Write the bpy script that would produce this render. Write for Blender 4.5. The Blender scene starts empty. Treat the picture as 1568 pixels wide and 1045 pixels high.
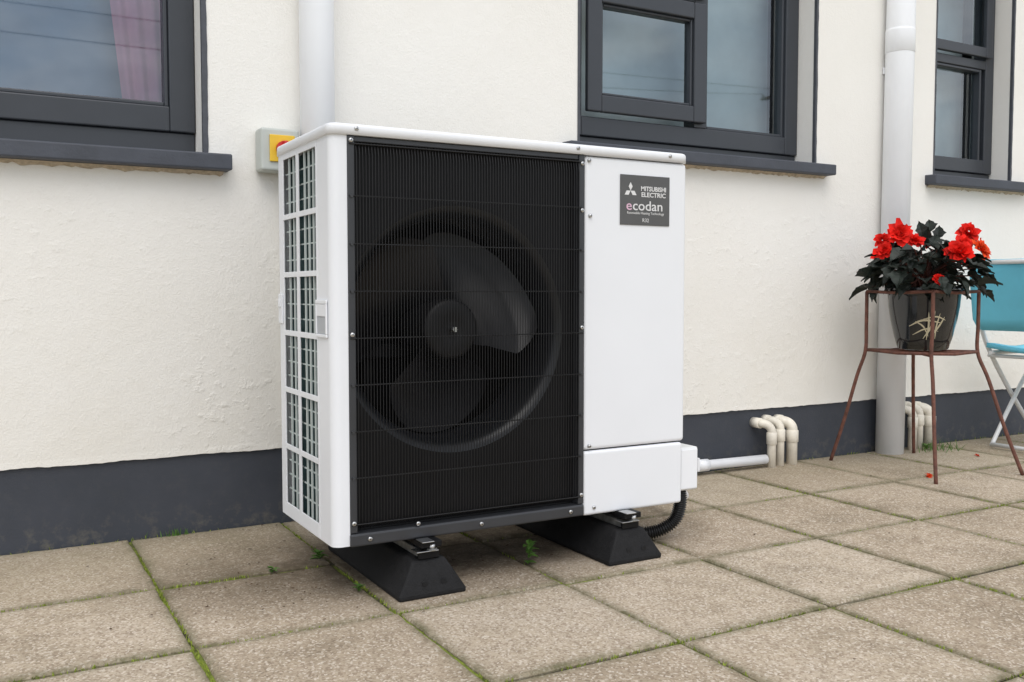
import bpy, bmesh, math, random
from mathutils import Vector, Matrix, noise
random.seed(7)
S=bpy.context.scene
R_=math.radians

# ------------------------------------------------------------------ materials
def newmat(name):
    m=bpy.data.materials.new(name); m.use_nodes=True
    nt=m.node_tree; b=nt.nodes['Principled BSDF']
    return m,nt,b
def N(nt,t,**k):
    n=nt.nodes.new(t)
    for a,v in k.items(): setattr(n,a,v)
    return n
def ramp(nt,fac,stops):
    r=N(nt,'ShaderNodeValToRGB'); e=r.color_ramp.elements
    while len(e)<len(stops): e.new(0.5)
    for i,(p,c) in enumerate(stops):
        e[i].position=p; e[i].color=(c[0],c[1],c[2],1) if hasattr(c,'__len__') else (c,c,c,1)
    nt.links.new(fac,r.inputs[0]); return r.outputs[0]
def nz(nt,scale,detail=4,rough=.5,vec=None,dist=0):
    n=N(nt,'ShaderNodeTexNoise'); n.inputs['Scale'].default_value=scale
    n.inputs['Detail'].default_value=detail; n.inputs['Roughness'].default_value=rough
    n.inputs['Distortion'].default_value=dist
    if vec is not None: nt.links.new(vec,n.inputs['Vector'])
    return n.outputs['Fac']
def mix(nt,fac,a,b,mode='MIX'):
    m=N(nt,'ShaderNodeMix',data_type='RGBA',blend_type=mode)
    def put(i,v):
        if hasattr(v,'is_linked') or hasattr(v,'links'): nt.links.new(v,m.inputs[i])
        elif isinstance(v,(int,float)): m.inputs[i].default_value=v
        else: m.inputs[i].default_value=(v[0],v[1],v[2],1)
    put(0,fac); put(6,a); put(7,b); return m.outputs[2]
def coord(nt): return N(nt,'ShaderNodeTexCoord').outputs['Object']
def bump(nt,b,h,strength,dist):
    n=N(nt,'ShaderNodeBump'); n.inputs['Strength'].default_value=strength; n.inputs['Distance'].default_value=dist
    nt.links.new(h,n.inputs['Height']); nt.links.new(n.outputs[0],b.inputs['Normal']); return n
def simple(name,col,rough=.5,metal=0,var=.12,vs=6,bs=0,bscale=80,spec=.5,coat=0):
    m,nt,b=newmat(name); c=coord(nt)
    f=nz(nt,vs,3,.6,c)
    d=[max(0,x*(1-var)) for x in col]; l=[min(1,x*(1+var*.6)) for x in col]
    nt.links.new(ramp(nt,f,[(.3,d),(.7,l)]),b.inputs['Base Color'])
    nt.links.new(ramp(nt,f,[(.2,max(0,rough-.06)),(.8,min(1,rough+.06))]),b.inputs['Roughness'])
    b.inputs['Metallic'].default_value=metal
    b.inputs['Specular IOR Level'].default_value=spec
    b.inputs['Coat Weight'].default_value=coat
    if bs: bump(nt,b,nz(nt,bscale,3,.6,c),bs,.002)
    return m

def m_wall():
    m,nt,b=newmat('white_render'); c=coord(nt)
    col=ramp(nt,nz(nt,1.6,3,.6,c),[(.3,(.85,.828,.785)),(.65,(.875,.858,.822))])
    sep=N(nt,'ShaderNodeSeparateXYZ'); nt.links.new(c,sep.inputs[0])
    g=N(nt,'ShaderNodeMapRange'); nt.links.new(sep.outputs[2],g.inputs[0])
    g.inputs[1].default_value=.24; g.inputs[2].default_value=1.1; g.inputs[3].default_value=.60; g.inputs[4].default_value=0
    mu=N(nt,'ShaderNodeMath',operation='MULTIPLY'); nt.links.new(g.outputs[0],mu.inputs[0]); nt.links.new(nz(nt,5,4,.65,c),mu.inputs[1])
    col=mix(nt,mu.outputs[0],col,(.75,.71,.61))
    nt.links.new(col,b.inputs['Base Color']); b.inputs['Roughness'].default_value=.9
    b.inputs['Specular IOR Level'].default_value=.2
    a1=nz(nt,170,3,.75,c); a2=nz(nt,26,3,.6,c); a3=ramp(nt,a2,[(.55,0),(.68,1)])
    s=N(nt,'ShaderNodeMath',operation='MULTIPLY_ADD'); nt.links.new(a2,s.inputs[0]); s.inputs[1].default_value=.8; nt.links.new(a1,s.inputs[2])
    g2=N(nt,'ShaderNodeMapRange'); nt.links.new(sep.outputs[2],g2.inputs[0])
    g2.inputs[1].default_value=.3; g2.inputs[2].default_value=1.3; g2.inputs[3].default_value=1.5; g2.inputs[4].default_value=.10
    patch=N(nt,'ShaderNodeMath',operation='MULTIPLY'); nt.links.new(ramp(nt,nz(nt,1.3,2,.5,c),[(.42,.12),(.60,1.0)]),patch.inputs[0]); nt.links.new(g2.outputs[0],patch.inputs[1])
    s3=N(nt,'ShaderNodeMath',operation='MULTIPLY'); nt.links.new(a3,s3.inputs[0]); nt.links.new(patch.outputs[0],s3.inputs[1])
    s2=N(nt,'ShaderNodeMath',operation='ADD'); nt.links.new(s.outputs[0],s2.inputs[0]); nt.links.new(s3.outputs[0],s2.inputs[1])
    bump(nt,b,s2.outputs[0],.5,.0030)
    return m
def m_plinth():
    m,nt,b=newmat('plinth_paint'); c=coord(nt)
    col=ramp(nt,nz(nt,3,4,.65,c),[(.3,(.038,.044,.057)),(.7,(.055,.061,.077))])
    dirt=ramp(nt,nz(nt,22,4,.7,c),[(.50,0),(.72,.7)])
    sep=N(nt,'ShaderNodeSeparateXYZ'); nt.links.new(c,sep.inputs[0])
    g=N(nt,'ShaderNodeMapRange'); nt.links.new(sep.outputs[2],g.inputs[0])
    g.inputs[1].default_value=0; g.inputs[2].default_value=.10; g.inputs[3].default_value=1; g.inputs[4].default_value=.10
    mu=N(nt,'ShaderNodeMath',operation='MULTIPLY'); nt.links.new(g.outputs[0],mu.inputs[0]); nt.links.new(dirt,mu.inputs[1])
    nt.links.new(mix(nt,mu.outputs[0],col,(.17,.155,.12)),b.inputs['Base Color'])
    b.inputs['Roughness'].default_value=.7
    bump(nt,b,nz(nt,120,4,.7,c),.5,.002); return m
def m_slab():
    m,nt,b=newmat('concrete_slab'); c=coord(nt)
    at=N(nt,'ShaderNodeAttribute',attribute_name='slab'); ed=N(nt,'ShaderNodeAttribute',attribute_name='edge')
    base=ramp(nt,at.outputs['Fac'],[(0,(.46,.378,.292)),(.5,(.535,.448,.352)),(1,(.59,.505,.41))])
    st=ramp(nt,nz(nt,2.6,5,.72,c),[(.36,(.64,.625,.58)),(.5,(.90,.89,.86)),(.62,(1,1,1))]); col=mix(nt,.75,base,st,'MULTIPLY')
    n9=nz(nt,11,5,.78,c)
    st2=ramp(nt,n9,[(.32,(.70,.67,.63)),(.48,(.96,.955,.94)),(.8,(1.0,.975,.93))]); col=mix(nt,.75,col,st2,'MULTIPLY')
    v=N(nt,'ShaderNodeTexVoronoi'); v.inputs['Scale'].default_value=210; nt.links.new(c,v.inputs['Vector'])
    bw=N(nt,'ShaderNodeRGBToBW'); nt.links.new(v.outputs['Color'],bw.inputs[0])
    col=mix(nt,.65,col,ramp(nt,bw.outputs[0],[(.22,(.53,.48,.44)),(.42,(.97,.97,.96)),(.75,(1.0,1.0,.98))]),'MULTIPLY')
    li=ramp(nt,bw.outputs[0],[(.70,0),(.82,.55)]); col=mix(nt,li,col,(.76,.69,.60))
    fine=nz(nt,330,2,.6,c)
    col=mix(nt,ramp(nt,fine,[(.60,0),(.68,.5)]),col,(.16,.125,.095))
    e2=N(nt,'ShaderNodeMath',operation='MULTIPLY'); nt.links.new(ed.outputs['Fac'],e2.inputs[0])
    nt.links.new(ramp(nt,n9,[(.35,.15),(.65,1)]),e2.inputs[1])
    col=mix(nt,e2.outputs[0],col,(.14,.13,.07))
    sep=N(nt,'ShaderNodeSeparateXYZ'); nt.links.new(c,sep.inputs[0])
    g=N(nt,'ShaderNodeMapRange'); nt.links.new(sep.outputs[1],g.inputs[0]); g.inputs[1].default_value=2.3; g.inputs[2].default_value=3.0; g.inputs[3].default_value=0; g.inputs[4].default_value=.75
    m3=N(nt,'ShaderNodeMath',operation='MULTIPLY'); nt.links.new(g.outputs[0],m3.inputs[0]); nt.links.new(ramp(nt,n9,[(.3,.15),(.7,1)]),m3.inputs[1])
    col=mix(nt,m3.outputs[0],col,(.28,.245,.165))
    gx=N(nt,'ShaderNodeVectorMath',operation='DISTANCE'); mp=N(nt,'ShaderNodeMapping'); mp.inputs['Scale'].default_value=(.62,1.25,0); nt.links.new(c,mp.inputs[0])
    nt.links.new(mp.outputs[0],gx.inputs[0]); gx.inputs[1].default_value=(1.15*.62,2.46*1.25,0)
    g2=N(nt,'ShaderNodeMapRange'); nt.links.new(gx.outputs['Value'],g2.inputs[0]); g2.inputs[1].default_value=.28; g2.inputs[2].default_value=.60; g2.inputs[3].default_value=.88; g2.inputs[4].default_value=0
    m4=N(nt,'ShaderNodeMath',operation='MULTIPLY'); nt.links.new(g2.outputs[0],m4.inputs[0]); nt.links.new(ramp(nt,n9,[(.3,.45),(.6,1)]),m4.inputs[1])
    col=mix(nt,m4.outputs[0],col,(.095,.073,.050))  # brown stain under the unit, with its shadow deepened in the slab colour
    nt.links.new(col,b.inputs['Base Color']); b.inputs['Roughness'].default_value=.88; b.inputs['Specular IOR Level'].default_value=.25
    bump(nt,b,nz(nt,110,4,.8,c),.7,.0032); return m
def m_ground():
    m,nt,b=newmat('soil_and_moss'); c=coord(nt)
    f40=nz(nt,50,4,.7,c)
    soil=ramp(nt,f40,[(.3,(.018,.015,.010)),(.7,(.06,.048,.03))])
    moss=ramp(nt,f40,[(.3,(.08,.11,.015)),(.7,(.27,.33,.04))])
    f=ramp(nt,nz(nt,2.3,4,.6,c),[(.43,0),(.52,1)])
    nt.links.new(mix(nt,f,soil,moss),b.inputs['Base Color']); b.inputs['Roughness'].default_value=.95
    return m

WHITE=simple('white_powdercoat',(.795,.812,.845),.5,0,.02,3)
PVC=simple('white_pvc',(.84,.855,.885),.42,0,.03,4)
CREAMPVC=simple('cream_pvc',(.80,.75,.65),.42,0,.2,14)
BLACK=simple('black_steel',(.007,.007,.008),.5,0,.2,8,spec=.2)
WIRE=simple('black_wire',(.010,.010,.011),.5,0,.1,8,spec=.35)
FANM=simple('fan_plastic',(.011,.011,.0125),.42,0,.1,6,spec=.4)
RAILM=simple('dark_rail',(.034,.036,.041),.4,0,.1,8)
RING=simple('bellmouth_plastic',(.009,.010,.012),.34,0,.1,6,spec=.45)
MOTM=simple('motor_dark',(.008,.008,.009),.5,0,.1,8,spec=.25)
COIL=simple('coil_fins',(.05,.10,.105),.35,.3,.3,40)
LATT=simple('pale_lattice',(.50,.56,.55),.45,0,.08,20)
STEEL=simple('galvanised_steel',(.55,.55,.55),.3,1,.2,30)
DULL=simple('dull_steel',(.30,.30,.29),.5,.7,.35,60)
RUBBER=simple('recycled_rubber',(.012,.012,.013),.75,0,.4,60,.9,220,spec=.3)
FRAME=simple('anthracite_upvc',(.038,.043,.053),.38,0,.1,5)
SILLM=simple('painted_sill',(.060,.067,.085),.6,0,.2,12,.4,120)
BEAD=simple('bead_paint',(.07,.075,.09),.6,0,.2,30,.4,120)
GREYBOX=simple('grey_box',(.50,.53,.50),.45,0,.05,10)
YEL=simple('yellow_plate',(.80,.52,.03),.4,0,.05,20)
REDP=simple('red_knob',(.55,.02,.02),.35,0,.05,20)
RUST=simple('rusty_iron',(.16,.065,.045),.75,.1,.45,40,.8,200)
POTM=simple('black_glaze',(.010,.012,.014),.14,0,.1,20,spec=.6,coat=.3)
PATT=simple('cream_glaze',(.50,.44,.30),.3,0,.1,20)
LEAFM=simple('bronze_leaf',(.022,.030,.024),.5,0,.6,30,.4,90,spec=.35)
STEM=simple('red_stem',(.10,.03,.02),.5,0,.2,20)
FLOW=simple('red_petal',(.76,.014,.008),.6,0,.35,25,spec=.15)
FLOW2=simple('orange_petal',(.82,.075,.015),.6,0,.3,25,spec=.15)
BLUE=simple('blue_fabric',(.15,.55,.72),.75,0,.06,10,.3,400)
CHM=simple('chair_tube',(.72,.73,.74),.35,0,.05,10)
GREEN=simple('weed_leaf',(.09,.20,.03),.6,0,.4,40)
DEBR=simple('leaf_litter',(.09,.055,.03),.8,0,.5,60)
MOSSM=simple('moss_tuft',(.25,.31,.04),.9,0,.5,60)
SOILC=simple('dark_room',(.10,.10,.10),.9,0,.2,2)
BADGE=simple('badge_grey',(.085,.085,.085),.4,0,.08,20)
BADGEW=simple('badge_print',(.70,.70,.70),.4,0,.03,20)
BADGEP=simple('badge_print_pink',(.70,.46,.58),.4,0,.03,20)
NET=simple('net_curtain',(.62,.68,.69),.9,0,.12,5)
NETB=simple('blue_blind',(.22,.30,.43),.9,0,.15,3)
PINK=simple('pink_curtain',(.60,.26,.38),.9,0,.15,6)
ROOFM=simple('roof_slate',(.06,.06,.065),.7,0,.3,8,.5,60)
POLEM=simple('weathered_wood',(.30,.27,.24),.85,0,.3,5)
HOSE=simple('black_hose',(.015,.015,.016),.4,0,.1,10)
WALL=m_wall(); PLIN=m_plinth(); SLAB=m_slab(); GRND=m_ground()
def m_glass():
    m=bpy.data.materials.new('window_glass'); m.use_nodes=True; nt=m.node_tree; nt.nodes.clear()
    o=N(nt,'ShaderNodeOutputMaterial'); t=N(nt,'ShaderNodeBsdfTransparent'); g=N(nt,'ShaderNodeBsdfGlossy'); x=N(nt,'ShaderNodeMixShader')
    t.inputs[0].default_value=(.74,.82,.85,1); g.inputs['Roughness'].default_value=.02; g.inputs[0].default_value=(.88,.94,1,1)
    lw=N(nt,'ShaderNodeLayerWeight'); lw.inputs[0].default_value=.25
    mr=N(nt,'ShaderNodeMapRange'); nt.links.new(lw.outputs['Fresnel'],mr.inputs[0]); mr.inputs[3].default_value=.12; mr.inputs[4].default_value=.9
    nt.links.new(mr.outputs[0],x.inputs[0]); nt.links.new(t.outputs[0],x.inputs[1]); nt.links.new(g.outputs[0],x.inputs[2]); nt.links.new(x.outputs[0],o.inputs[0])
    return m
GLASS=m_glass()

# ------------------------------------------------------------------ geometry helpers
def empty(name):
    e=bpy.data.objects.new(name,None); e.empty_display_size=.1; S.collection.objects.link(e); return e
def obj(name,bm,mat,parent=None,smooth=False,bev=0,seg=2):
    me=bpy.data.meshes.new(name); bmesh.ops.recalc_face_normals(bm,faces=bm.faces[:]); bm.to_mesh(me); bm.free()
    o=bpy.data.objects.new(name,me); S.collection.objects.link(o)
    for mm in (mat if isinstance(mat,(list,tuple)) else [mat]): me.materials.append(mm)
    if smooth:
        for p in me.polygons: p.use_smooth=True
    if bev:
        m=o.modifiers.new('b','BEVEL'); m.width=bev; m.segments=seg; m.limit_method='ANGLE'; m.angle_limit=R_(40)
    if parent: o.parent=parent
    return o
def abox(bm,x0,x1,y0,y1,z0,z1,mi=0):
    v=[bm.verts.new(p) for p in [(x0,y0,z0),(x1,y0,z0),(x1,y1,z0),(x0,y1,z0),(x0,y0,z1),(x1,y0,z1),(x1,y1,z1),(x0,y1,z1)]]
    for f in [(0,3,2,1),(4,5,6,7),(0,1,5,4),(1,2,6,5),(2,3,7,6),(3,0,4,7)]:
        q=bm.faces.new([v[i] for i in f]); q.material_index=mi
    return v
def box(name,x0,x1,y0,y1,z0,z1,mat,parent=None,bev=.002,seg=2):
    bm=bmesh.new(); abox(bm,x0,x1,y0,y1,z0,z1); return obj(name,bm,mat,parent,False,bev,seg)
def atube(bm,pts,rad,n=12,cap=True,mi=0):
    pts=[Vector(p) for p in pts]; rings=[]; up=None
    for i,p in enumerate(pts):
        d=(pts[min(i+1,len(pts)-1)]-pts[max(i-1,0)]).normalized()
        if up is None:
            up=Vector((0,0,1)) if abs(d.z)<.9 else Vector((1,0,0))
        a=d.cross(up).normalized(); up=a.cross(d).normalized()
        r=rad[i] if isinstance(rad,(list,tuple)) else rad
        rings.append([bm.verts.new(p+a*math.cos(t)*r+up*math.sin(t)*r) for t in [2*math.pi*k/n for k in range(n)]])
    for A,B in zip(rings,rings[1:]):
        for k in range(n):
            f=bm.faces.new((A[k],A[(k+1)%n],B[(k+1)%n],B[k])); f.smooth=True; f.material_index=mi
    if cap:
        for r in (rings[0],rings[-1]):
            f=bm.faces.new(r); f.material_index=mi
def tube(name,pts,rad,mat,parent=None,n=12):
    bm=bmesh.new(); atube(bm,pts,rad,n); return obj(name,bm,mat,parent)
def smoothpath(pts,k=6):
    P=[Vector(p) for p in pts]; P=[P[0]*2-P[1]]+P+[P[-1]*2-P[-2]]; out=[]
    for i in range(1,len(P)-2):
        for j in range(k):
            t=j/k; a,b,c,d=P[i-1:i+3]
            out.append(.5*((2*b)+(-a+c)*t+(2*a-5*b+4*c-d)*t*t+(-a+3*b-3*c+d)*t**3))
    out.append(P[-2]); return out

# ------------------------------------------------------------------ house
house=empty('rendered_house')
YW=2.99
openings=[(-1.15,.603,1.15,2.45),(1.967,3.192,1.27,2.45),(3.99,4.578,1.27,2.45)]
XA,XB,ZT=-6.0,11.0,3.7
bm=bmesh.new()
xs=sorted(set([XA,XB]+[v for o in openings for v in o[:2]])); zs=sorted(set([.2,ZT]+[v for o in openings for v in o[2:]]))
zs[0]=.262
for i in range(len(xs)-1):
    for j in range(len(zs)-1):
        cx=(xs[i]+xs[i+1])/2; cz=(zs[j]+zs[j+1])/2
        if any(o[0]<cx<o[1] and o[2]<cz<o[3] for o in openings): continue
        bm.faces.new([bm.verts.new(p) for p in [(xs[i],YW,zs[j]),(xs[i+1],YW,zs[j]),(xs[i+1],YW,zs[j+1]),(xs[i],YW,zs[j+1])]])
for o in openings:
    x0,x1,z0,z1=o; y1=3.22
    for q in ([(x0,YW,z0),(x0,y1,z0),(x0,y1,z1),(x0,YW,z1)],[(x1,YW,z0),(x1,y1,z0),(x1,y1,z1),(x1,YW,z1)],[(x0,YW,z1),(x0,y1,z1),(x1,y1,z1),(x1,YW,z1)],[(x0,YW,z0),(x0,y1,z0),(x1,y1,z0),(x1,YW,z0)]):
        bm.faces.new([bm.verts.new(p) for p in q])
n=1700; prev=None
for i in range(n+1):
    x=XA+(XB-XA)*i/n
    zb=.241+.0035*noise.noise(Vector((x*6,0,0)))+.003*noise.noise(Vector((x*35,3,0)))
    a=bm.verts.new((x,YW,.262)); b=bm.verts.new((x,YW-.001,zb)); c=bm.verts.new((x,YW+.02,zb+.002))
    if prev:
        bm.faces.new((prev[0],a,b,prev[1])); bm.faces.new((prev[1],b,c,prev[2]))
    prev=(a,b,c)
obj('wall_render',bm,WALL,house)
bm=bmesh.new(); abox(bm,XA,XB,YW+.009,YW+.2,-.05,.255)
obj('plinth',bm,PLIN,house)
bm=bmesh.new(); abox(bm,XA,XA+.2,YW+.21,9,-.05,ZT); abox(bm,XB-.2,XB,YW+.21,9,-.05,ZT); abox(bm,XA+.2,XB-.2,8.8,9,-.05,ZT)
obj('rear_walls',bm,WALL,house)
bm=bmesh.new()
yr=6.0
for y0,y1,z0,z1 in ((2.70,yr,3.74,5.3),(9.3,yr,3.74,5.3)):
    vs=[bm.verts.new(p) for p in [(XA-.3,y0,z0),(XB+.3,y0,z0),(XB+.3,y1,z1),(XA-.3,y1,z1)]]; bm.faces.new(vs)
ro=obj('roof',bm,ROOFM,house); sm=ro.modifiers.new('s','SOLIDIFY'); sm.thickness=.06
box('fascia',XA-.3,XB+.3,2.74,2.765,3.60,3.735,PVC,house)
box('soffit',XA-.3,XB+.3,2.767,2.985,3.62,3.64,PVC,house)

def frame_rect(bm,x0,x1,z0,z1,w,y0,y1,wb=None):
    wb=wb or w
    abox(bm,x0,x0+w,y0,y1,z0,z1); abox(bm,x1-w,x1,y0,y1,z0,z1)
    abox(bm,x0+w,x1-w,y0,y1,z0,z0+wb); abox(bm,x0+w,x1-w,y0,y1,z1-w,z1)
def pane(name,x0,x1,z0,z1,y):
    bm=bmesh.new(); bm.faces.new([bm.verts.new(p) for p in [(x0,y,z0),(x1,y,z0),(x1,y,z1),(x0,y,z1)]]); return obj(name,bm,GLASS,house)
def curtain(name,x0,x1,z0,z1,y,mat,amp=.02,wl=.09,taper=0):
    bm=bmesh.new(); nx=int((x1-x0)/.008)+2; nzc=8; V=[]
    for j in range(nzc+1):
        z=z0+(z1-z0)*j/nzc
        V.append([bm.verts.new((x0+(x1-x0)*i/nx+taper*(1-j/nzc)*(1-i/nx),y+amp*math.sin((x0+(x1-x0)*i/nx)/wl*6.28+1.3*noise.noise(Vector((i*.05,j*.1,y*9))))*(.7+.3*noise.noise(Vector((i*.03,0,1)))),z)) for i in range(nx+1)])
    for j in range(nzc):
        for i in range(nx): bm.faces.new((V[j][i],V[j][i+1],V[j+1][i+1],V[j+1][i]))
    return obj(name,bm,mat,house,True)
FY0,FY1=3.09,3.16
bm=bmesh.new(); frame_rect(bm,-1.15,.601,1.235,2.448,.076,FY0,FY1)
abox(bm,-1.15,.601,FY0+.012,FY1,1.165,1.234)
frame_rect(bm,-1.074,.525,1.311,2.372,.014,FY0+.012,FY1-.01)
obj('window_frame_left',bm,FRAME,house,False,.004)
pane('glass_left',-1.06,.511,1.325,2.358,3.125)
curtain('blind_left',-1.12,.60,1.25,2.44,3.34,NETB,.004,.5)
curtain('pink_curtain_left',.30,.60,1.25,2.44,3.25,PINK,.012,.07,.12)
bm=bmesh.new(); frame_rect(bm,1.967,3.190,1.345,2.448,.075,FY0,FY1)
abox(bm,1.967,3.190,FY0+.012,FY1,1.285,1.344)
abox(bm,2.60,2.665,FY0,FY1,1.42,2.373)
abox(bm,2.042,2.60,FY0,FY1,1.930,1.975)
frame_rect(bm,2.665,3.115,1.42,2.373,.014,FY0+.012,FY1-.01)
obj('window_frame_centre',bm,FRAME,house,False,.004)
bm=bmesh.new(); frame_rect(bm,2.055,2.645,1.437,1.922,.066,FY0-.024,FY0-.001)
frame_rect(bm,2.121,2.579,1.503,1.856,.012,FY0-.012,FY0+.03)
frame_rect(bm,2.055,2.645,1.945,2.40,.066,FY0-.024,FY0-.001)
frame_rect(bm,2.121,2.579,2.011,2.334,.012,FY0-.012,FY0+.03)
obj('casements_centre',bm,FRAME,house,False,.005)
pane('glass_centre_a',2.133,2.567,1.515,1.844,3.10); pane('glass_centre_b',2.133,2.567,2.023,2.322,3.10); pane('glass_centre_c',2.679,3.101,1.434,2.359,3.125)
curtain('net_curtain_centre',1.98,3.18,1.30,2.44,3.27,NET,.006,.4)
bm=bmesh.new(); frame_rect(bm,3.99,4.576,1.345,2.448,.068,FY0,FY1); abox(bm,3.99,4.576,FY0+.012,FY1,1.285,1.344)
abox(bm,4.058,4.508,FY0,FY1,1.87,1.915)
obj('window_frame_right',bm,FRAME,house,False,.004)
bm=bmesh.new(); frame_rect(bm,4.035,4.53,1.925,2.40,.05,FY0-.022,FY0-.001); frame_rect(bm,4.085,4.48,1.36+.03,1.868,.014,FY0-.001+.004,FY0+.05)
obj('casement_right',bm,FRAME,house,False,.004)
pane('glass_right_a',4.085,4.48,1.975,2.35,3.10); pane('glass_right_b',4.098,4.468,1.404,1.856,3.125)
curtain('net_curtain_right',4.0,4.57,1.30,2.44,3.27,NET,.006,.4)
for i,(x0,x1,z0,z1) in enumerate(openings):
    bm=bmesh.new(); y0,y1=3.225,3.8
    for q in ([(x0-.3,y1,z0-.3),(x1+.3,y1,z0-.3),(x1+.3,y1,z1+.2),(x0-.3,y1,z1+.2)],[(x0-.3,y0,z0-.3),(x1+.3,y0,z0-.3),(x1+.3,y1,z0-.3),(x0-.3,y1,z0-.3)],[(x0-.3,y0,z1+.2),(x1+.3,y0,z1+.2),(x1+.3,y1,z1+.2),(x0-.3,y1,z1+.2)],[(x0-.3,y0,z0-.3),(x0-.3,y1,z0-.3),(x0-.3,y1,z1+.2),(x0-.3,y0,z1+.2)],[(x1+.3,y0,z0-.3),(x1+.3,y1,z0-.3),(x1+.3,y1,z1+.2),(x1+.3,y0,z1+.2)]):
        bm.faces.new([bm.verts.new(p) for p in q])
    obj('room_%d'%i,bm,SOILC,house)
def sill(name,x0,x1,z0,z1):
    bm=bmesh.new(); v=abox(bm,x0,x1,2.928,3.088,z0,z1)
    for k in (4,5): v[k].co.z-=.004
    return obj(name,bm,SILLM,house,False,.005)
sill('sill_left',-1.25,.676,1.108,1.160); sill('sill_centre',1.890,3.262,1.247,1.296); sill('sill_right',3.925,4.70,1.247,1.296)
bm=bmesh.new()
for x0,x1,z in ((-1.2,.66,1.107),(1.90,3.25,1.246),(3.935,4.69,1.246)):
    k=int((x1-x0)/.01); pv=None
    for i in range(k+1):
        x=x0+(x1-x0)*i/k; d=.006+.005*noise.noise(Vector((x*30,0,2)))+.003*noise.noise(Vector((x*110,0,2)))
        a=(bm.verts.new((x,2.975-d*.5,z)),bm.verts.new((x,2.985-d*.3,z-d)),bm.verts.new((x,2.9885,z-d*1.6-.001)))
        if pv:
            for q in range(2): bm.faces.new((pv[q],pv[q+1],a[q+1],a[q]))
        pv=a
obj('sill_mortar',bm,simple('mortar',(.50,.42,.32),.9,0,.3,60),house)
def bead(name,x,z0,z1,w=.013):
    bm=bmesh.new(); k=60; pv=None
    for i in range(k+1):
        z=z0+(z1-z0)*i/k; e=.0025*noise.noise(Vector((x*9,z*22,0)))
        a=[bm.verts.new(p) for p in ((x,YW+.012,z),(x,YW-.003,z),(x+w+e,YW-.003,z),(x+w+e,YW+.001,z))]
        if pv:
            for q in range(3): bm.faces.new((pv[q],pv[q+1],a[q+1],a[q]))
        pv=a
    obj(name,bm,BEAD,house)
bead('edge_bead_a',.602,1.161,2.45,.016); bead('edge_bead_b',3.190,1.297,2.45,.011); bead('edge_bead_c',4.577,1.297,2.45,.011)
bead('edge_bead_d',1.957,1.297,2.45,.0095); bead('edge_bead_e',3.981,1.297,2.45,.0085)

# ------------------------------------------------------------------ downpipes
def downpipe(x,y,r,lean,joints):
    e=empty('downpipe')
    tube('pipe',[(x+lean,y,3.6),(x,y,.0)],r,PVC,e,40)
    for i,z in enumerate(joints):
        xx=x+lean*z/3.6
        tube('collar_%d'%i,[(xx,y,z-.006),(xx,y,z-.004),(xx,y,z+.09),(xx,y,z+.10)],[r+.0003,r+.0020,r+.0020,r+.0003],PVC,e,40)
        box('bracket_%d'%i,xx-r*.6,xx+r*.6,y+r-.01,YW-.002,z-.09,z-.06,PVC,e)
downpipe(.940,2.925,.054,0,[2.6]); downpipe(3.635,2.925,.062,.03,[1.82])

# ------------------------------------------------------------------ isolator switch
iso=empty('isolator_switch')
box('body',.758,.878,2.915,2.986,1.112,1.243,GREYBOX,iso,.008,3)
box('plate',.784,.862,2.908,2.914,1.140,1.222,YEL,iso,.002)
tube('knob',[(.824,2.907,1.18),(.824,2.885,1.18)],.022,REDP,iso,20)
box('knob_grip',.818,.830,2.868,2.886,1.160,1.200,REDP,iso,.003)
tube('conduit',[(.838,2.955,1.112),(.838,2.955,.30)],.010,GREYBOX,iso)

# ------------------------------------------------------------------ heat pump
hp=empty('air_source_heat_pump')
X0,X1,Y0,Y1,Z0,Z1=.712,1.765,2.128,2.57,.132,1.132
zt=1.108
def extr(name,prof,z0,z1,mat):
    bm=bmesh.new(); A=[bm.verts.new((x,y,z0)) for x,y in prof]; B=[bm.verts.new((x,y,z1)) for x,y in prof]
    for i in range(len(prof)-1):
        f=bm.faces.new((A[i],A[i+1],B[i+1],B[i])); f.smooth=True
    return obj(name,bm,mat,hp)
arc=[(X0+.022-.022*math.cos(t),Y0+.022-.022*math.sin(t)) for t in [math.pi/2*k/10 for k in range(11)]]
extr('corner_post',[(X0,2.226),(X0,2.20),(X0,2.155)]+arc+[(.738,Y0),(.753,Y0)],Z0+.004,zt,WHITE)
box('corner_post_edge',.7505,.7528,Y0+.0005,Y0+.028,Z0+.004,zt,WHITE,hp,0)
bm=bmesh.new()
sx0,sx1=X0-.001,X0+.003
rows=[.172,.326,.4795,.632,.786,.938,1.090]
cols=[(2.236,2.378),(2.398,2.515)]
abox(bm,sx0,sx1,2.2265,2.236,Z0+.004,zt)
abox(bm,sx0,sx1,2.378,2.398,Z0+.004,zt)
abox(bm,sx0,sx1,2.515,2.556,Z0+.004,zt)
for c0,c1 in cols:
    abox(bm,sx0,sx1,c0,c1,Z0+.004,rows[0]); abox(bm,sx0,sx1,c0,c1,rows[-1],zt)
    for z in rows[1:-1]: abox(bm,sx0,sx1,c0,c1,z-.007,z+.007)
obj('side_panel',bm,WHITE,hp,False,.001)
arc2=[(X0+.014-.014*math.cos(t),Y1-.014+.014*math.sin(t)) for t in [math.pi/2*k/6 for k in range(7)]]
extr('rear_corner',arc2+[(X0+.06,Y1)],Z0+.004,zt,WHITE)
bm=bmesh.new()
for c0,c1 in cols:
    nb=4 if c1-c0>.13 else 3
    for k in range(1,nb):
        y=c0+(c1-c0)*k/nb; abox(bm,X0+.004,X0+.008,y-.003,y+.003,rows[0]-.01,rows[-1]+.01)
    for j in range(6):
        for k in range(1,4):
            z=rows[j]+(rows[j+1]-rows[j])*k/4; abox(bm,X0+.0085,X0+.011,c0-.005,c1+.005,z-.0017,z+.0017)
obj('side_lattice',bm,LATT,hp)
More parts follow.
